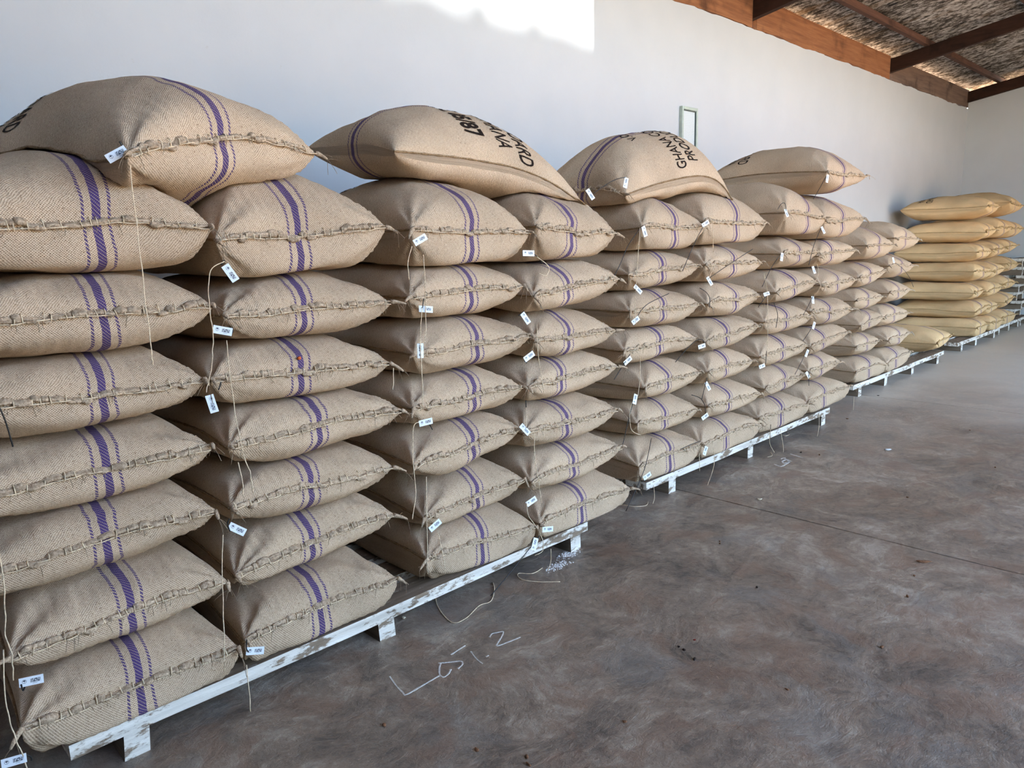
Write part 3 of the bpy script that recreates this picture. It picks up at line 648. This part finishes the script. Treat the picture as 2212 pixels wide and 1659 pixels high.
ALL = []
def make_sack(key, label, cat_group, xc, yf, zc, W, L=1.06, T=0.165, yaw=0.0, low=None, high=None, mid=None, soff=0.0,
              detail=2, straw=False, Tb=None, text=None, base=None, rot=0.0, sharp=0.46, full=0.8, tight=(False, False)):
    """yf: y of the mouth edge when rot = 0; rot turns the whole sack about its centre"""
    seed = (sum(ord(c) * (i + 3) for i, c in enumerate(key)) * 7919) % 100003
    r = np.random.default_rng(seed + 1)
    nu, nv = {3: (76, 50), 2: (60, 40), 1: (36, 26)}[detail]
    yc = yf + L / 2 if rot == 0 else yf
    G, B = sack_surface(xc, yc, zc, W, L, T, yaw + rot, nu, nv, low, high, mid, seed, Tb, sharp, full)
    zbase = float(B[..., 2].min()) if base is None else base
    root = empty('jute_sack', (xc, yc, zbase))
    tag(root, label, 'sack', cat_group)
    org = np.array(root.location)
    U, V = arc_uv(G, W * 1.12, L * 1.1); Ub, Vb = arc_uv(B, W * 1.12, L * 1.1)
    mb = MB()
    # top grid then bottom interior sharing the rim
    idt = np.arange(nu * nv).reshape(nv, nu)
    idb = idt.copy(); c = nu * nv
    inner = [(j, i) for j in range(1, nv - 1) for i in range(1, nu - 1)]
    for j, i in inner:
        idb[j, i] = c; c += 1
    vv = np.concatenate([G.reshape(-1, 3), np.array([B[j, i] for j, i in inner])]) - org
    uv = np.concatenate([np.stack([U - soff, V], 2).reshape(-1, 2), np.array([(Ub[j, i] - soff, -Vb[j, i]) for j, i in inner])])
    ff = []
    for j in range(nv - 1):
        for i in range(nu - 1):
            ff.append((idt[j, i], idt[j, i + 1], idt[j + 1, i + 1], idt[j + 1, i]))
            ff.append((idb[j, i], idb[j + 1, i], idb[j + 1, i + 1], idb[j, i + 1]))
    mb.add(vv, ff, uv)
    body = mb.build('body', BURLAP_Y if straw else BURLAP, root)
    # ---- sewn mouth
    ca, sa = math.cos(yaw + rot), math.sin(yaw + rot)
    out = np.array([sa, -ca, 0.0]); side = np.array([ca, sa, 0.0]); up = np.array([0, 0, 1.0])
    E = G[0] - org
    arc = np.concatenate([[0], np.cumsum(np.linalg.norm(np.diff(E, axis=0), axis=1))])
    tot = arc[-1]
    at = lambda q: np.stack([np.interp(q, arc, E[:, k]) for k in range(3)], 1)
    cuts = [0.0]
    while cuts[-1] < tot - 0.02: cuts.append(cuts[-1] + r.uniform(0.016, 0.052))
    cuts = np.array(cuts) * (tot - 0.008) / cuts[-1] + 0.004
    nl = len(cuts) - 1
    per = {3: 9, 2: 7, 1: 3}[detail]
    q = np.interp(np.arange(nl * per + 1) / per, np.arange(nl + 1), cuts)
    ph = np.arange(nl * per + 1) / per
    jit = r.uniform(0.25, 1.25, nl + 1)
    lob = np.abs(np.sin(ph * math.pi)) ** 0.55 * jit[np.clip(ph.astype(int), 0, nl)]
    taper = np.clip(np.minimum(q, tot - q) / 0.05, 0.45, 1)
    rad = (0.0078 + 0.0050 * lob) * taper * (1 + 0.16 * r.uniform(-1, 1, len(q)))
    P = at(q) + out * (0.004 + 0.003 * lob[:, None]) + up * (0.003 + 0.006 * lob * np.where(r.uniform(0, 1, nl + 1) < 0.75, 1, -1)[np.clip(ph.astype(int), 0, nl)])[:, None]
    P += up * (0.008 * vnoise(q * 14, q * 0 + seed % 60))[:, None]
    hem = MB().tube(P, rad, {3: 8, 2: 7, 1: 5}[detail], 0.75)
    # frayed ears at both mouth corners
    for sg, tip in ((-1, P[0]), (1, P[-1])):
        Ln = r.uniform(0.025, 0.06)
        d = side * sg * r.uniform(0.6, 1.0) + out * r.uniform(0.2, 0.7) + up * r.uniform(-0.7, 0.25)
        if tight[(sg + 1) // 2]:          # pressed against the next column: the ear is squeezed forward
            Ln = r.uniform(0.02, 0.04); d = out * r.uniform(0.8, 1.0) + up * r.uniform(-0.8, 0.3) - side * sg * 0.1
        d /= np.linalg.norm(d)
        k = 6
        tt = np.linspace(0, 1, k)
        pp = tip + np.outer(tt * Ln, d) - up * np.outer(tt ** 2, [0.012])
        hem.tube(pp, (0.0100 - 0.0065 * tt) * (1 + 0.2 * r.uniform(-1, 1, k)), 6)
        if detail > 1:
            for _ in range(4):
                a = pp[r.integers(2, k)]
                dd = d * r.uniform(0.2, 1) + r.normal(0, 0.6, 3); dd[2] -= 0.5
                ll = r.uniform(0.02, 0.055)
                t3 = np.linspace(0, 1, 4)
                hem.tube(a + np.outer(t3 * ll, dd / np.linalg.norm(dd)) - up * np.outer(t3 ** 2, [0.015]), 0.0011, 3)
    if detail > 1:      # loose jute ends sticking out of the hem
        for _ in range(26 if detail == 3 else 16):
            a = at(np.array([r.uniform(0.03, tot - 0.03)]))[0] + out * 0.008
            dd = out * r.uniform(0.4, 1) + side * r.uniform(-1, 1) + up * r.uniform(-1, 0.6)
            ll = r.uniform(0.012, 0.04); t3 = np.linspace(0, 1, 4)
            hem.tube(a + np.outer(t3 * ll, dd / np.linalg.norm(dd)) - up * np.outer(t3 ** 2, [0.012]), 0.0010, 3)
    hem_o = hem.build('mouth_hem', HEM_Y if straw else HEM, root)
    # ---- twine running through the hem with a stitch at every pinch
    tw = MB()
    q2 = np.linspace(0.01, tot - 0.01, nl * (4 if detail > 1 else 2) + 1)
    P2 = at(q2) + out * (0.013 + 0.003 * np.sin(q2 * 90))[:, None] - up * (0.004 + 0.003 * vnoise(q2 * 25, q2 * 0 + 5))[:, None]
    tw.tube(P2, 0.0019, 4)
    if detail > 1:
        for k in range(1, nl):
            c0 = at(np.array([cuts[k] + r.uniform(-0.003, 0.003)]))[0]
            ln = r.uniform(0.010, 0.022)
            sl = side * r.uniform(-0.006, 0.006)
            tw.tube(np.array([c0 - up * 0.008 + out * 0.011, c0 + out * 0.0165 + sl * 0.5, c0 + up * ln * 0.7 + out * 0.013 + sl, c0 + up * ln + out * 0.002 + sl]), 0.0017, 4)
    tw.build('stitching_twine', TWINE, hem_o)
    # ---- rope-like seams down both long sides
    for i in (0, nu - 1):
        S = G[:, i] - org
        sgn = -1 if i == 0 else 1
        S = S + side * sgn * 0.002
        rr = 0.0042 + 0.0012 * np.sin(np.arange(nv) * 2.2)
        MB().tube(S, rr, 5).build('side_seam', HEM_Y if straw else SEAM, root)
    # ---- printed lettering laid on the cloth
    if text:
        N = np.cross(np.gradient(G, axis=1), np.gradient(G, axis=0)); N /= np.linalg.norm(N, axis=2)[..., None] + 1e-9
        Um = U[nv // 2]; Vm = V[:, nu // 2] - V[-1, nu // 2] / 2
        def lay(pu, pv):
            a = np.interp(pu, Um, np.arange(nu)); b = np.interp(pv, Vm, np.arange(nv))
            i0 = np.clip(a.astype(int), 0, nu - 2); j0 = np.clip(b.astype(int), 0, nv - 2)
            fa = (a - i0)[:, None]; fb = (b - j0)[:, None]
            q = lambda A: (A[j0, i0] * (1 - fa) + A[j0, i0 + 1] * fa) * (1 - fb) + (A[j0 + 1, i0] * (1 - fa) + A[j0 + 1, i0 + 1] * fa) * fb
            n_ = q(N); n_ *= np.sign(n_[:, 2:3] + 1e-6)
            return q(G) + n_ * 0.0022
        for (s_, cu, cv, size, wide, bold) in text:
            vt, ft = text_mesh(s_, size, bold)
            # lettering reads with the mouth of the sack at its top
            pts = lay(cu - vt[:, 0] * wide, cv - vt[:, 1])
            MB().add(pts - org, ft).build('stencil_print', INK, root, smooth=False)
    ALL.append((key, root, G, B))
    return root

_tcache = {}
def text_mesh(s, size, bold):
    k = (s, size, bold)
    if k in _tcache: return _tcache[k]
    cu = bpy.data.curves.new('lettering', 'FONT')
    cu.body = s; cu.size = size; cu.align_x = 'CENTER'; cu.align_y = 'CENTER'
    cu.offset = bold; cu.resolution_u = 3
    o = bpy.data.objects.new('lettering', cu); COL.objects.link(o)
    dg = bpy.context.evaluated_depsgraph_get(); dg.update()
    me = o.evaluated_get(dg).to_mesh()
    bm = bmesh.new(); bm.from_mesh(me)
    bmesh.ops.triangulate(bm, faces=bm.faces[:])
    for _ in range(3):
        le = [e for e in bm.edges if e.calc_length() > 0.02]
        if not le: break
        bmesh.ops.subdivide_edges(bm, edges=le, cuts=1)
        bmesh.ops.triangulate(bm, faces=[f for f in bm.faces if len(f.verts) > 3])
    bm.verts.index_update()
    v = np.array([tuple(q.co) for q in bm.verts]); f = [tuple(q.index for q in p.verts) for p in bm.faces]
    bm.free()
    o.evaluated_get(dg).to_mesh_clear()
    bpy.data.objects.remove(o, do_unlink=True); bpy.data.curves.remove(cu)
    _tcache[k] = (v, f)
    return v, f

BOARD_TEXT = [('GHANA COCOA BOARD', 0.0, 0.20, 0.115, 0.48, 0.001), ('PRODUCE OF GHANA', 0.0, 0.31, 0.115, 0.48, 0.001)]
PLACE = ['lowest', 'second from below', 'third from below', 'fourth from below', 'fifth from below', 'sixth from below', 'seventh from below', 'eighth from below']

def column(key, idx, yf, rows, kind='brown jute sack with purple stripes', straw=False, detail=2, top_T=0.195, floor_z=0.139, text_top=None, group=None):
    zs = [r_[2] for r_ in rows]
    inter = [floor_z] + [(a + b) / 2 for a, b in zip(zs[:-1], zs[1:])]
    rr = np.random.default_rng(idx + 100)
    tops = None
    tl = [(rr.uniform(-0.03, 0.03), rr.uniform(-0.03, 0.03), rr.uniform(0, 60)) for _ in rows]
    def iface(k):
        if k == 0: return lambda x, y: np.full_like(x, inter[0])
        a, b, p = tl[k]
        x0, y0 = rows[k][0], yf + 0.5
        return lambda x, y: inter[k] + a * (x - x0) * 0.5 + b * (y - y0) * 0.3 + 0.014 * vnoise(x * 3.2 + p, y * 3.2 + p) + 0.006 * vnoise(x * 9 + p, y * 9)
    n_ = len(rows)
    for k, (xc, W, z, so) in enumerate(rows):
        last = k == n_ - 1
        pos = 'top' if last else PLACE[k]
        lab = '%s, %s in the %s column from the left' % (kind, pos if not last else 'highest', ORD[idx])
        half = (inter[k + 1] - inter[k]) / 2 if not last else 0.2
        make_sack('%s%d' % (key, k + 1), lab, group or 'stacked jute sacks', xc, yf - (0.045 if k == 0 else 0.005) + rr.uniform(-0.02, 0.02) * (k > 0), z, W,
                  L=1.06 + rr.uniform(-0.03, 0.03), T=0.158 if not last else top_T, full=0.5 if k == 0 else 0.8, Tb=0.2 if k == 0 else None, yaw=rr.uniform(-0.03, 0.03) * (1.0 if key in 'ABCD' else 1.9),
                  low=iface(k), high=None if last else iface(k + 1), soff=so * 0.8, detail=detail, straw=straw,
                  text=text_top if last else None, base=inter[k] if k == 0 else None,
                  tight=(key in 'BDFGHJLM', key in 'ACEFGIKL'))

for i, (k, (yf, rows)) in enumerate(COLUMNS.items()):
    column(k, i, yf, rows, detail=3 if k in 'AB' else 2, top_T={'A': 0.24, 'B': 0.25, 'C': 0.255, 'D': 0.23, 'E': 0.225, 'F': 0.26, 'G': 0.26, 'H': 0.23}[k],
           text_top=BOARD_TEXT if k in 'CF' else None)
FI = [(7.50 + d, 0.69, z, s) for d, z, s in ((0.0, 0.275, 0.0), (-0.03, 0.50, 0.02), (0.02, 0.72, 0.0), (0.0, 0.94, 0.01), (0.03, 1.17, 0.0), (0.1, 1.45, 0.02))]
FJ = [(8.24 + d, 0.74, z, s) for d, z, s in ((0.0, 0.275, 0.0), (0.05, 0.49, 0.0), (0.0, 0.72, 0.02), (0.06, 0.96, 0.0), (0.02, 1.23, 0.02), (0.12, 1.50, 0.03))]
column('I', 8, 2.66, FI, detail=1, top_T=0.2)
column('J', 9, 2.66, FJ, detail=1, top_T=0.2)
GS = 'straw-coloured jute sacks by the far wall'
FK = [(11.68 + d, w_, z, 0.0) for d, w_, z in ((0.0, 0.66, 0.26), (0.12, 0.72, 0.50), (-0.07, 0.68, 0.745), (0.03, 0.74, 1.01), (0.06, 0.70, 1.275), (0.16, 0.66, 1.55), (0.18, 0.74, 1.88))]
FL = [(12.50 + d, w_, z, 0.0) for d, w_, z in ((0.0, 0.72, 0.25), (-0.06, 0.68, 0.47), (0.07, 0.74, 0.72), (-0.02, 0.66, 1.0), (0.08, 0.72, 1.29), (0.14, 0.70, 1.60))]
FM = [(13.33 + d, w_, z, 0.0) for d, w_, z in ((0.02, 0.76, 0.26), (0.10, 0.70, 0.50), (-0.04, 0.72, 0.77), (0.12, 0.78, 1.05), (0.0, 0.70, 1.31), (0.10, 0.74, 1.58))]
column('K', 10, 2.72, FK, 'straw-coloured jute sack', True, 1, 0.17, group=GS, text_top=BOARD_TEXT)
column('L', 11, 2.73, FL, 'straw-coloured jute sack', True, 1, 0.18, group=GS)
column('M', 12, 2.75, FM, 'straw-coloured jute sack', True, 1, 0.18, group=GS)

# ---- loose sacks thrown across the tops of the columns
BYKEY = {k: (r_, G, B) for k, r_, G, B in ALL}
def support(keys, base=-1.0, gap=0.008):
    grids = [BYKEY[k][1] for k in keys]
    def h(x, y):
        best = np.full_like(x, base)
        for G in grids:
            pts = G.reshape(-1, 3)
            sel = pts
            for _ in range(1):
                # nearest-sample lookup on the neighbour's upper surface
                d = (x[..., None] - sel[:, 0]) ** 2 + (y[..., None] - sel[:, 1]) ** 2
                j = d.argmin(-1)
                near = np.take_along_axis(d, j[..., None], -1)[..., 0] < 0.03 ** 2
                best = np.where(near, np.maximum(best, sel[j, 2] + gap), best)
        return best
    return h

make_sack('T1', 'plump jute sack with purple stripes lying across the tops of the two nearest columns', 'jute sacks lying on top', 0.915, 2.815, 1.875, 0.71, 1.08, 0.225, 0.0, rot=0.27,
          low=support(['A7', 'B7']), mid=lambda u, v, x, y: 0.03 * (1 - u ** 2) + 0.02 * u - 0.03 * np.clip(-u, 0, 1) ** 2, soff=-0.01, detail=3, Tb=0.2, text=BOARD_TEXT)
T2T = [('GHANA COCOA BOARD', -0.02, -0.14, 0.12, 0.50, 0.001), ('PRODUCE OF GHANA', -0.01, -0.03, 0.12, 0.50, 0.001), ('CC 05/87', -0.12, 0.12, 0.13, 0.56, 0.004)]
make_sack('T2', 'pale jute sack with stencilled lettering lying lengthwise across the third and fourth columns', 'jute sacks lying on top', 2.375, 2.80, 1.945, 0.68, 1.16, 0.20, 0.0, rot=math.pi / 2,
          low=support(['C7', 'D7']), mid=lambda u, v, x, y: 0.04 * np.clip(v, 0, 1) - 0.17 * np.clip(-v, 0, 1) ** 1.6 + 0.03 * (1 - v ** 2) - 0.06 * np.clip(-u, 0, 1) ** 2 + 0.03 * np.clip(u, 0, 1), detail=3, Tb=0.17, text=T2T)
T3T = [('V.O', 0.05, -0.17, 0.085, 0.7, 0.001), ('GHANA COCOA BOARD', 0.0, 0.03, 0.12, 0.50, 0.001), ('PRODUCE OF GHANA', 0.0, 0.145, 0.12, 0.50, 0.001), ('AA 05/87', 0.0, 0.32, 0.12, 0.56, 0.004)]
make_sack('T3', 'pale jute sack with stencilled lettering lying lengthwise across the fifth and sixth columns', 'jute sacks lying on top', 3.92, 2.84, 1.95, 0.68, 1.14, 0.24, 0.0, rot=-math.pi / 2,
          low=support(['E7', 'F7']), mid=lambda u, v, x, y: -0.09 * np.clip(-v, 0, 1) - 0.10 * np.clip(v, 0, 1) ** 5 + 0.03 * (1 - v ** 2) + 0.09 * np.clip(v, 0, 1) * (1 - v ** 2) - 0.06 * np.clip(u, 0, 1) ** 2, detail=2, Tb=0.17, text=T3T)
make_sack('T4', 'jute sack with purple stripes lying on the tops of the seventh and eighth columns', 'jute sacks lying on top', 6.17, 2.43, 2.03, 0.72, 1.10, 0.23, -0.02,
          low=support(['G7', 'H7']), mid=lambda u, v, x, y: 0.03 * (1 - v ** 2), detail=2, Tb=0.18, text=BOARD_TEXT)
make_sack('T5', 'straw-coloured jute sack lying on top of the twelfth and thirteenth columns', GS, 13.12, 2.70, 1.93, 0.95, 1.10, 0.19, 0.03,
          low=support(['L6', 'M6']), detail=1, straw=True, text=BOARD_TEXT)
make_sack('S1', 'single straw-coloured jute sack lying low on the far end of a pallet', GS, 9.72, 2.61, 0.295, 0.84, 1.08, 0.17, 0.10,
          low=lambda x, y: np.full_like(x, 0.139), detail=1, straw=True, base=0.139)
BYKEY = {k: (r_, G, B) for k, r_, G, B in ALL}

# ------------------------------------------------------------------ tags, cable ties and hanging twine
def smooth_path(pts, n=6):
    P = np.array(pts, float)
    if len(P) < 3:
        return np.array([P[0] + (P[1] - P[0]) * t for t in np.linspace(0, 1, n)])
    Q = []
    for i in range(len(P) - 1):
        p0 = P[max(i - 1, 0)]; p1 = P[i]; p2 = P[i + 1]; p3 = P[min(i + 2, len(P) - 1)]
        for t in np.linspace(0, 1, n, endpoint=False):
            Q.append(0.5 * ((2 * p1) + (-p0 + p2) * t + (2 * p0 - 5 * p1 + 4 * p2 - p3) * t * t + (-p0 + 3 * p1 - 3 * p2 + p3) * t ** 3))
    Q.append(P[-1])
    return np.array(Q)

for key, lst in TAGS.items():
    root = BYKEY[key][0]
    for (p, ang) in lst:
        big = key[0] in 'AB' or key in ('T1',)
        sx_, sy_ = 0.0285, 0.0125
        m = MB().box(-sx_, sx_, -sy_, sy_, -0.0006, 0.0006)
        o = m.build('tag', TAG, root, smooth=False)
        a = math.radians(ang)
        nrm = Vector((-0.30, -1.0, 0.18 + 0.15 * math.sin(p[0] * 50))).normalized()
        ax = Vector((math.cos(a), 0, math.sin(a))); ax = (ax - nrm * ax.dot(nrm)).normalized()
        ay = nrm.cross(ax)
        R = Matrix((ax, ay, nrm)).transposed().to_4x4()
        R.translation = Vector(p) - root.location
        o.matrix_local = R
        if key[-1] == '1' and key[0] != 'T': o.location.y -= 0.045
        o['label'] = 'small white barcode tag'
for key, lst in TIES.items():
    root = BYKEY[key][0]
    for pl in lst:
        MB().tube(smooth_path(pl) - np.array(root.location) - np.array([0, 0.045 if key[-1] == '1' and key[0] != 'T' else 0, 0]), 0.0021, 5).build('cable_tie', TIE, root)['label'] = 'thin black nylon cable tie'
for key, lst in TAILS.items():
    root = BYKEY[key][0]
    for j, pl in enumerate(lst):
        P = smooth_path(pl)
        if key[-1] == '1' and key[0] != 'T': P[:, 1] -= 0.045
        P[:, 0] += 0.002 * vnoise(np.arange(len(P)) * 0.7, np.arange(len(P)) * 0 + 3)
        MB().tube(P - np.array(root.location), 0.0017, 5).build('twine_tail', TWINE, root)

# ------------------------------------------------------------------ framed notice on the long wall
fr = tag(empty('framed_notice', (6.235, YW - 0.012, 2.28)), 'narrow pale green frame with a printed notice hung on the white wall', 'picture frame')
FRAME = mat_plain('pale_green_frame', (176, 188, 176), 0.5, 0.4, 0.06, 20)
FRAME_D = mat_plain('dark_frame_edge', (74, 84, 80), 0.5, 0.4)
def mat_notice():
    M = NT('notice_paper', 0.35, 0.5)
    ob = M.obj()
    sp = M.n('ShaderNodeSeparateXYZ'); M.l(ob, sp.inputs[0])
    z = sp.outputs[2]
    line = M.math('GREATER_THAN', M.math('SINE', M.math('MULTIPLY', z, 420.0)), 0.1)
    n_ = M.step(M.noise(M.mapping(ob, (220, 1, 160)), 1.0, 2.0), 0.45, 0.6)
    M.col(M.mix(M.math('MULTIPLY', M.math('MULTIPLY', line, n_), 0.35), srgb(206, 214, 214), srgb(110, 122, 124)))
    return M.m
for (a, b, c, d) in ((-0.135, -0.108, 0.0, 0.48), (0.108, 0.135, 0.0, 0.48), (-0.108, 0.108, 0.0, 0.027), (-0.108, 0.108, 0.453, 0.48)):
    MB().box(a, b, -0.022, 0.012, c, d).build('frame_bar', FRAME, fr, smooth=False, bevel=0.004)
for (a, b, c, d) in ((-0.110, -0.101, 0.026, 0.454), (0.101, 0.110, 0.026, 0.454), (-0.101, 0.101, 0.026, 0.035), (-0.101, 0.101, 0.445, 0.454)):
    MB().box(a, b, -0.014, 0.010, c, d).build('inner_bead', FRAME_D, fr, smooth=False)
MB().box(-0.101, 0.101, -0.004, 0.010, 0.035, 0.445).build('notice', mat_notice(), fr, smooth=False)

# ------------------------------------------------------------------ floor: chalk, litter, loose twine
def ribbon(mb, pts, w):
    P = smooth_path([(x, y, 0) for x, y in pts], 8)
    T = np.gradient(P, axis=0); T /= np.linalg.norm(T, axis=1)[:, None] + 1e-9
    S = np.stack([-T[:, 1], T[:, 0], T[:, 2]], 1)
    ww = w * (0.8 + 0.35 * vnoise(np.arange(len(P)) * 0.9, P[:, 0] * 7))[:, None]
    n = len(P)
    z = np.array([0, 0, 0.0016])
    V = np.concatenate([P - S * ww + z * 0.1, P - S * ww * 0.7 + z, P + S * ww * 0.7 + z, P + S * ww + z * 0.1])
    F = [(j * n + k, j * n + k + 1, (j + 1) * n + k + 1, (j + 1) * n + k) for j in range(3) for k in range(n - 1)]
    mb.add(V, F)
def chalk(name, strokes, w, label):
    root = tag(empty(name, (strokes[0][0][0], strokes[0][0][1], 0.0)), label, 'writing')
    for s in strokes:
        m = MB(); ribbon(m, s, w)
        m.build('chalk_stroke', CHALK, None, smooth=False).parent = root
        root.children[-1].matrix_parent_inverse = Matrix.Translation(-root.location)
chalk('chalk_writing', CHALK_NEAR, 0.0042, 'large chalk letters LOT 2 handwritten on the concrete floor')
chalk('chalk_writing', CHALK_FAR, 0.007, 'small distant chalk letters LOT 1 handwritten on the floor')

HUSK = mat_plain('bean_husk', (120, 86, 62), 0.8, 0.2, 0.3, 60)
CHIP = mat_plain('pale_chip', (206, 190, 164), 0.8, 0.2, 0.1, 60)
DARKBIT = mat_plain('dark_bit', (40, 30, 28), 0.8, 0.2, 0.2, 60)
REDBIT = mat_plain('red_bit', (124, 44, 34), 0.7, 0.2, 0.2, 60)
def litter(name, label, cat, x, y, L, W, H, mat, group=None):
    r = np.random.default_rng(int(x * 1000 + y * 313) % 9999)
    k, m_ = 9, 6
    V = []
    ang = r.uniform(0, 6.28)
    for j in range(m_ + 1):
        th = math.pi * j / m_
        for i in range(k):
            p = 2 * math.pi * i / k
            rad = 1 + 0.25 * r.uniform(-1, 1)
            a = math.sin(th) * math.cos(p) * L / 2 * rad; b = math.sin(th) * math.sin(p) * W / 2 * rad
            V.append((a * math.cos(ang) - b * math.sin(ang), a * math.sin(ang) + b * math.cos(ang), H / 2 * (1 - math.cos(th)) + 0.25 * H * (a / L) ** 2 * 4 - 0.001))
    F = [(j * k + i, j * k + (i + 1) % k, (j + 1) * k + (i + 1) % k, (j + 1) * k + i) for j in range(m_) for i in range(k)]
    o = MB().add(np.array(V) + np.array([x, y, 0]), F).build(name, mat, origin=(x, y, 0))
    return tag(o, label, cat, group)
for i, (x, y) in enumerate(DEBRIS):
    if i == 0: litter('nut_shell', 'pale broken shell lying close to the floor joint', 'shell', x, y, 0.03, 0.018, 0.012, CHIP)
    elif i == 1: litter('paper_scrap', 'small white scrap lying far out on the open floor', 'scrap', x, y, 0.05, 0.03, 0.010, POWDER_M)
    elif i == 2: litter('dry_leaf', 'small brown dry leaf beside the floor joint', 'leaf', x, y, 0.065, 0.022, 0.010, HUSK)
    elif i == 13: litter('red_chip', 'tiny red chip beside the dark crumbs on the floor', 'chip', x, y, 0.012, 0.008, 0.005, REDBIT)
    elif i == 14: litter('plaster_chip', 'white chip on the floor beside the nearest pallet', 'chip', x, y, 0.02, 0.014, 0.010, CHIP)
    else:
        black = i in (3, 5, 11, 12, 17, 21)
        near = 'near' if y < 1.2 and x < 3.0 else 'far'
        litter('floor_crumb', ('tiny black crumb' if black else 'tiny brown husk crumb') + (' on the nearest stretch of concrete floor' if near == 'near' else ' on the floor away from the camera'), 'crumb', x, y,
               random.uniform(0.010, 0.026), random.uniform(0.007, 0.014), random.uniform(0.004, 0.009), DARKBIT if black else HUSK, ('black' if black else 'brown') + ' crumbs on the ' + near + ' floor')
# spilled powder: a scatter of grains nobody could count
pm = MB()
r_ = np.random.default_rng(4)
for k in range(700):
    c = POWDER[r_.integers(0, 2)]
    x = c[0] + r_.normal(0, 0.035); y = c[1] + r_.normal(0, 0.016)
    s = 0.0008 + 0.0034 * r_.uniform(0, 1) ** 3
    pm.add([(x - s, y - s, 0), (x + s, y - s, 0), (x + s, y + s, 0), (x - s, y + s, 0), (x, y, s * 0.9)], [(0, 1, 4), (1, 2, 4), (2, 3, 4), (3, 0, 4)])
tag(pm.build('spilled_powder', POWDER_M, smooth=False), 'white powder spilled on the floor by the end of the nearest pallet', 'powder', kind='stuff')
LL = ['loose twine curled on the floor before the third column of sacks', 'loose twine lying on the floor beside the spilled powder', 'short loose twine on the floor at the end of the second pallet',
      'tiny twine end on the floor under the seventh column of sacks', 'small twine loop on the floor by the seventh column of sacks']
for s, lab in zip(LOOSE, LL):
    P = smooth_path([(x, y, 0.003) for x, y in s], 8)
    o = P[0].copy(); o[2] = 0
    tag(MB().tube(P, 0.0019, 5).build('loose_twine', TWINE, origin=o), lab, 'twine')
# small orange scrap caught on the stripe of a sack in the second column
rt = BYKEY['B5'][0]
G5 = BYKEY['B5'][1].reshape(-1, 3)
c5 = G5[np.argmin((G5[:, 0] - 1.255) ** 2 + (G5[:, 1] - 2.345) ** 2)]
os_ = litter('orange_scrap', None, None, 0.0, 0.0, 0.022, 0.014, 0.012, mat_plain('orange_plastic', (206, 98, 44), 0.6, 0.3, 0.15, 80))
os_.parent = rt; os_.location = Vector(c5) - rt.location; os_['label'] = 'tiny orange scrap'
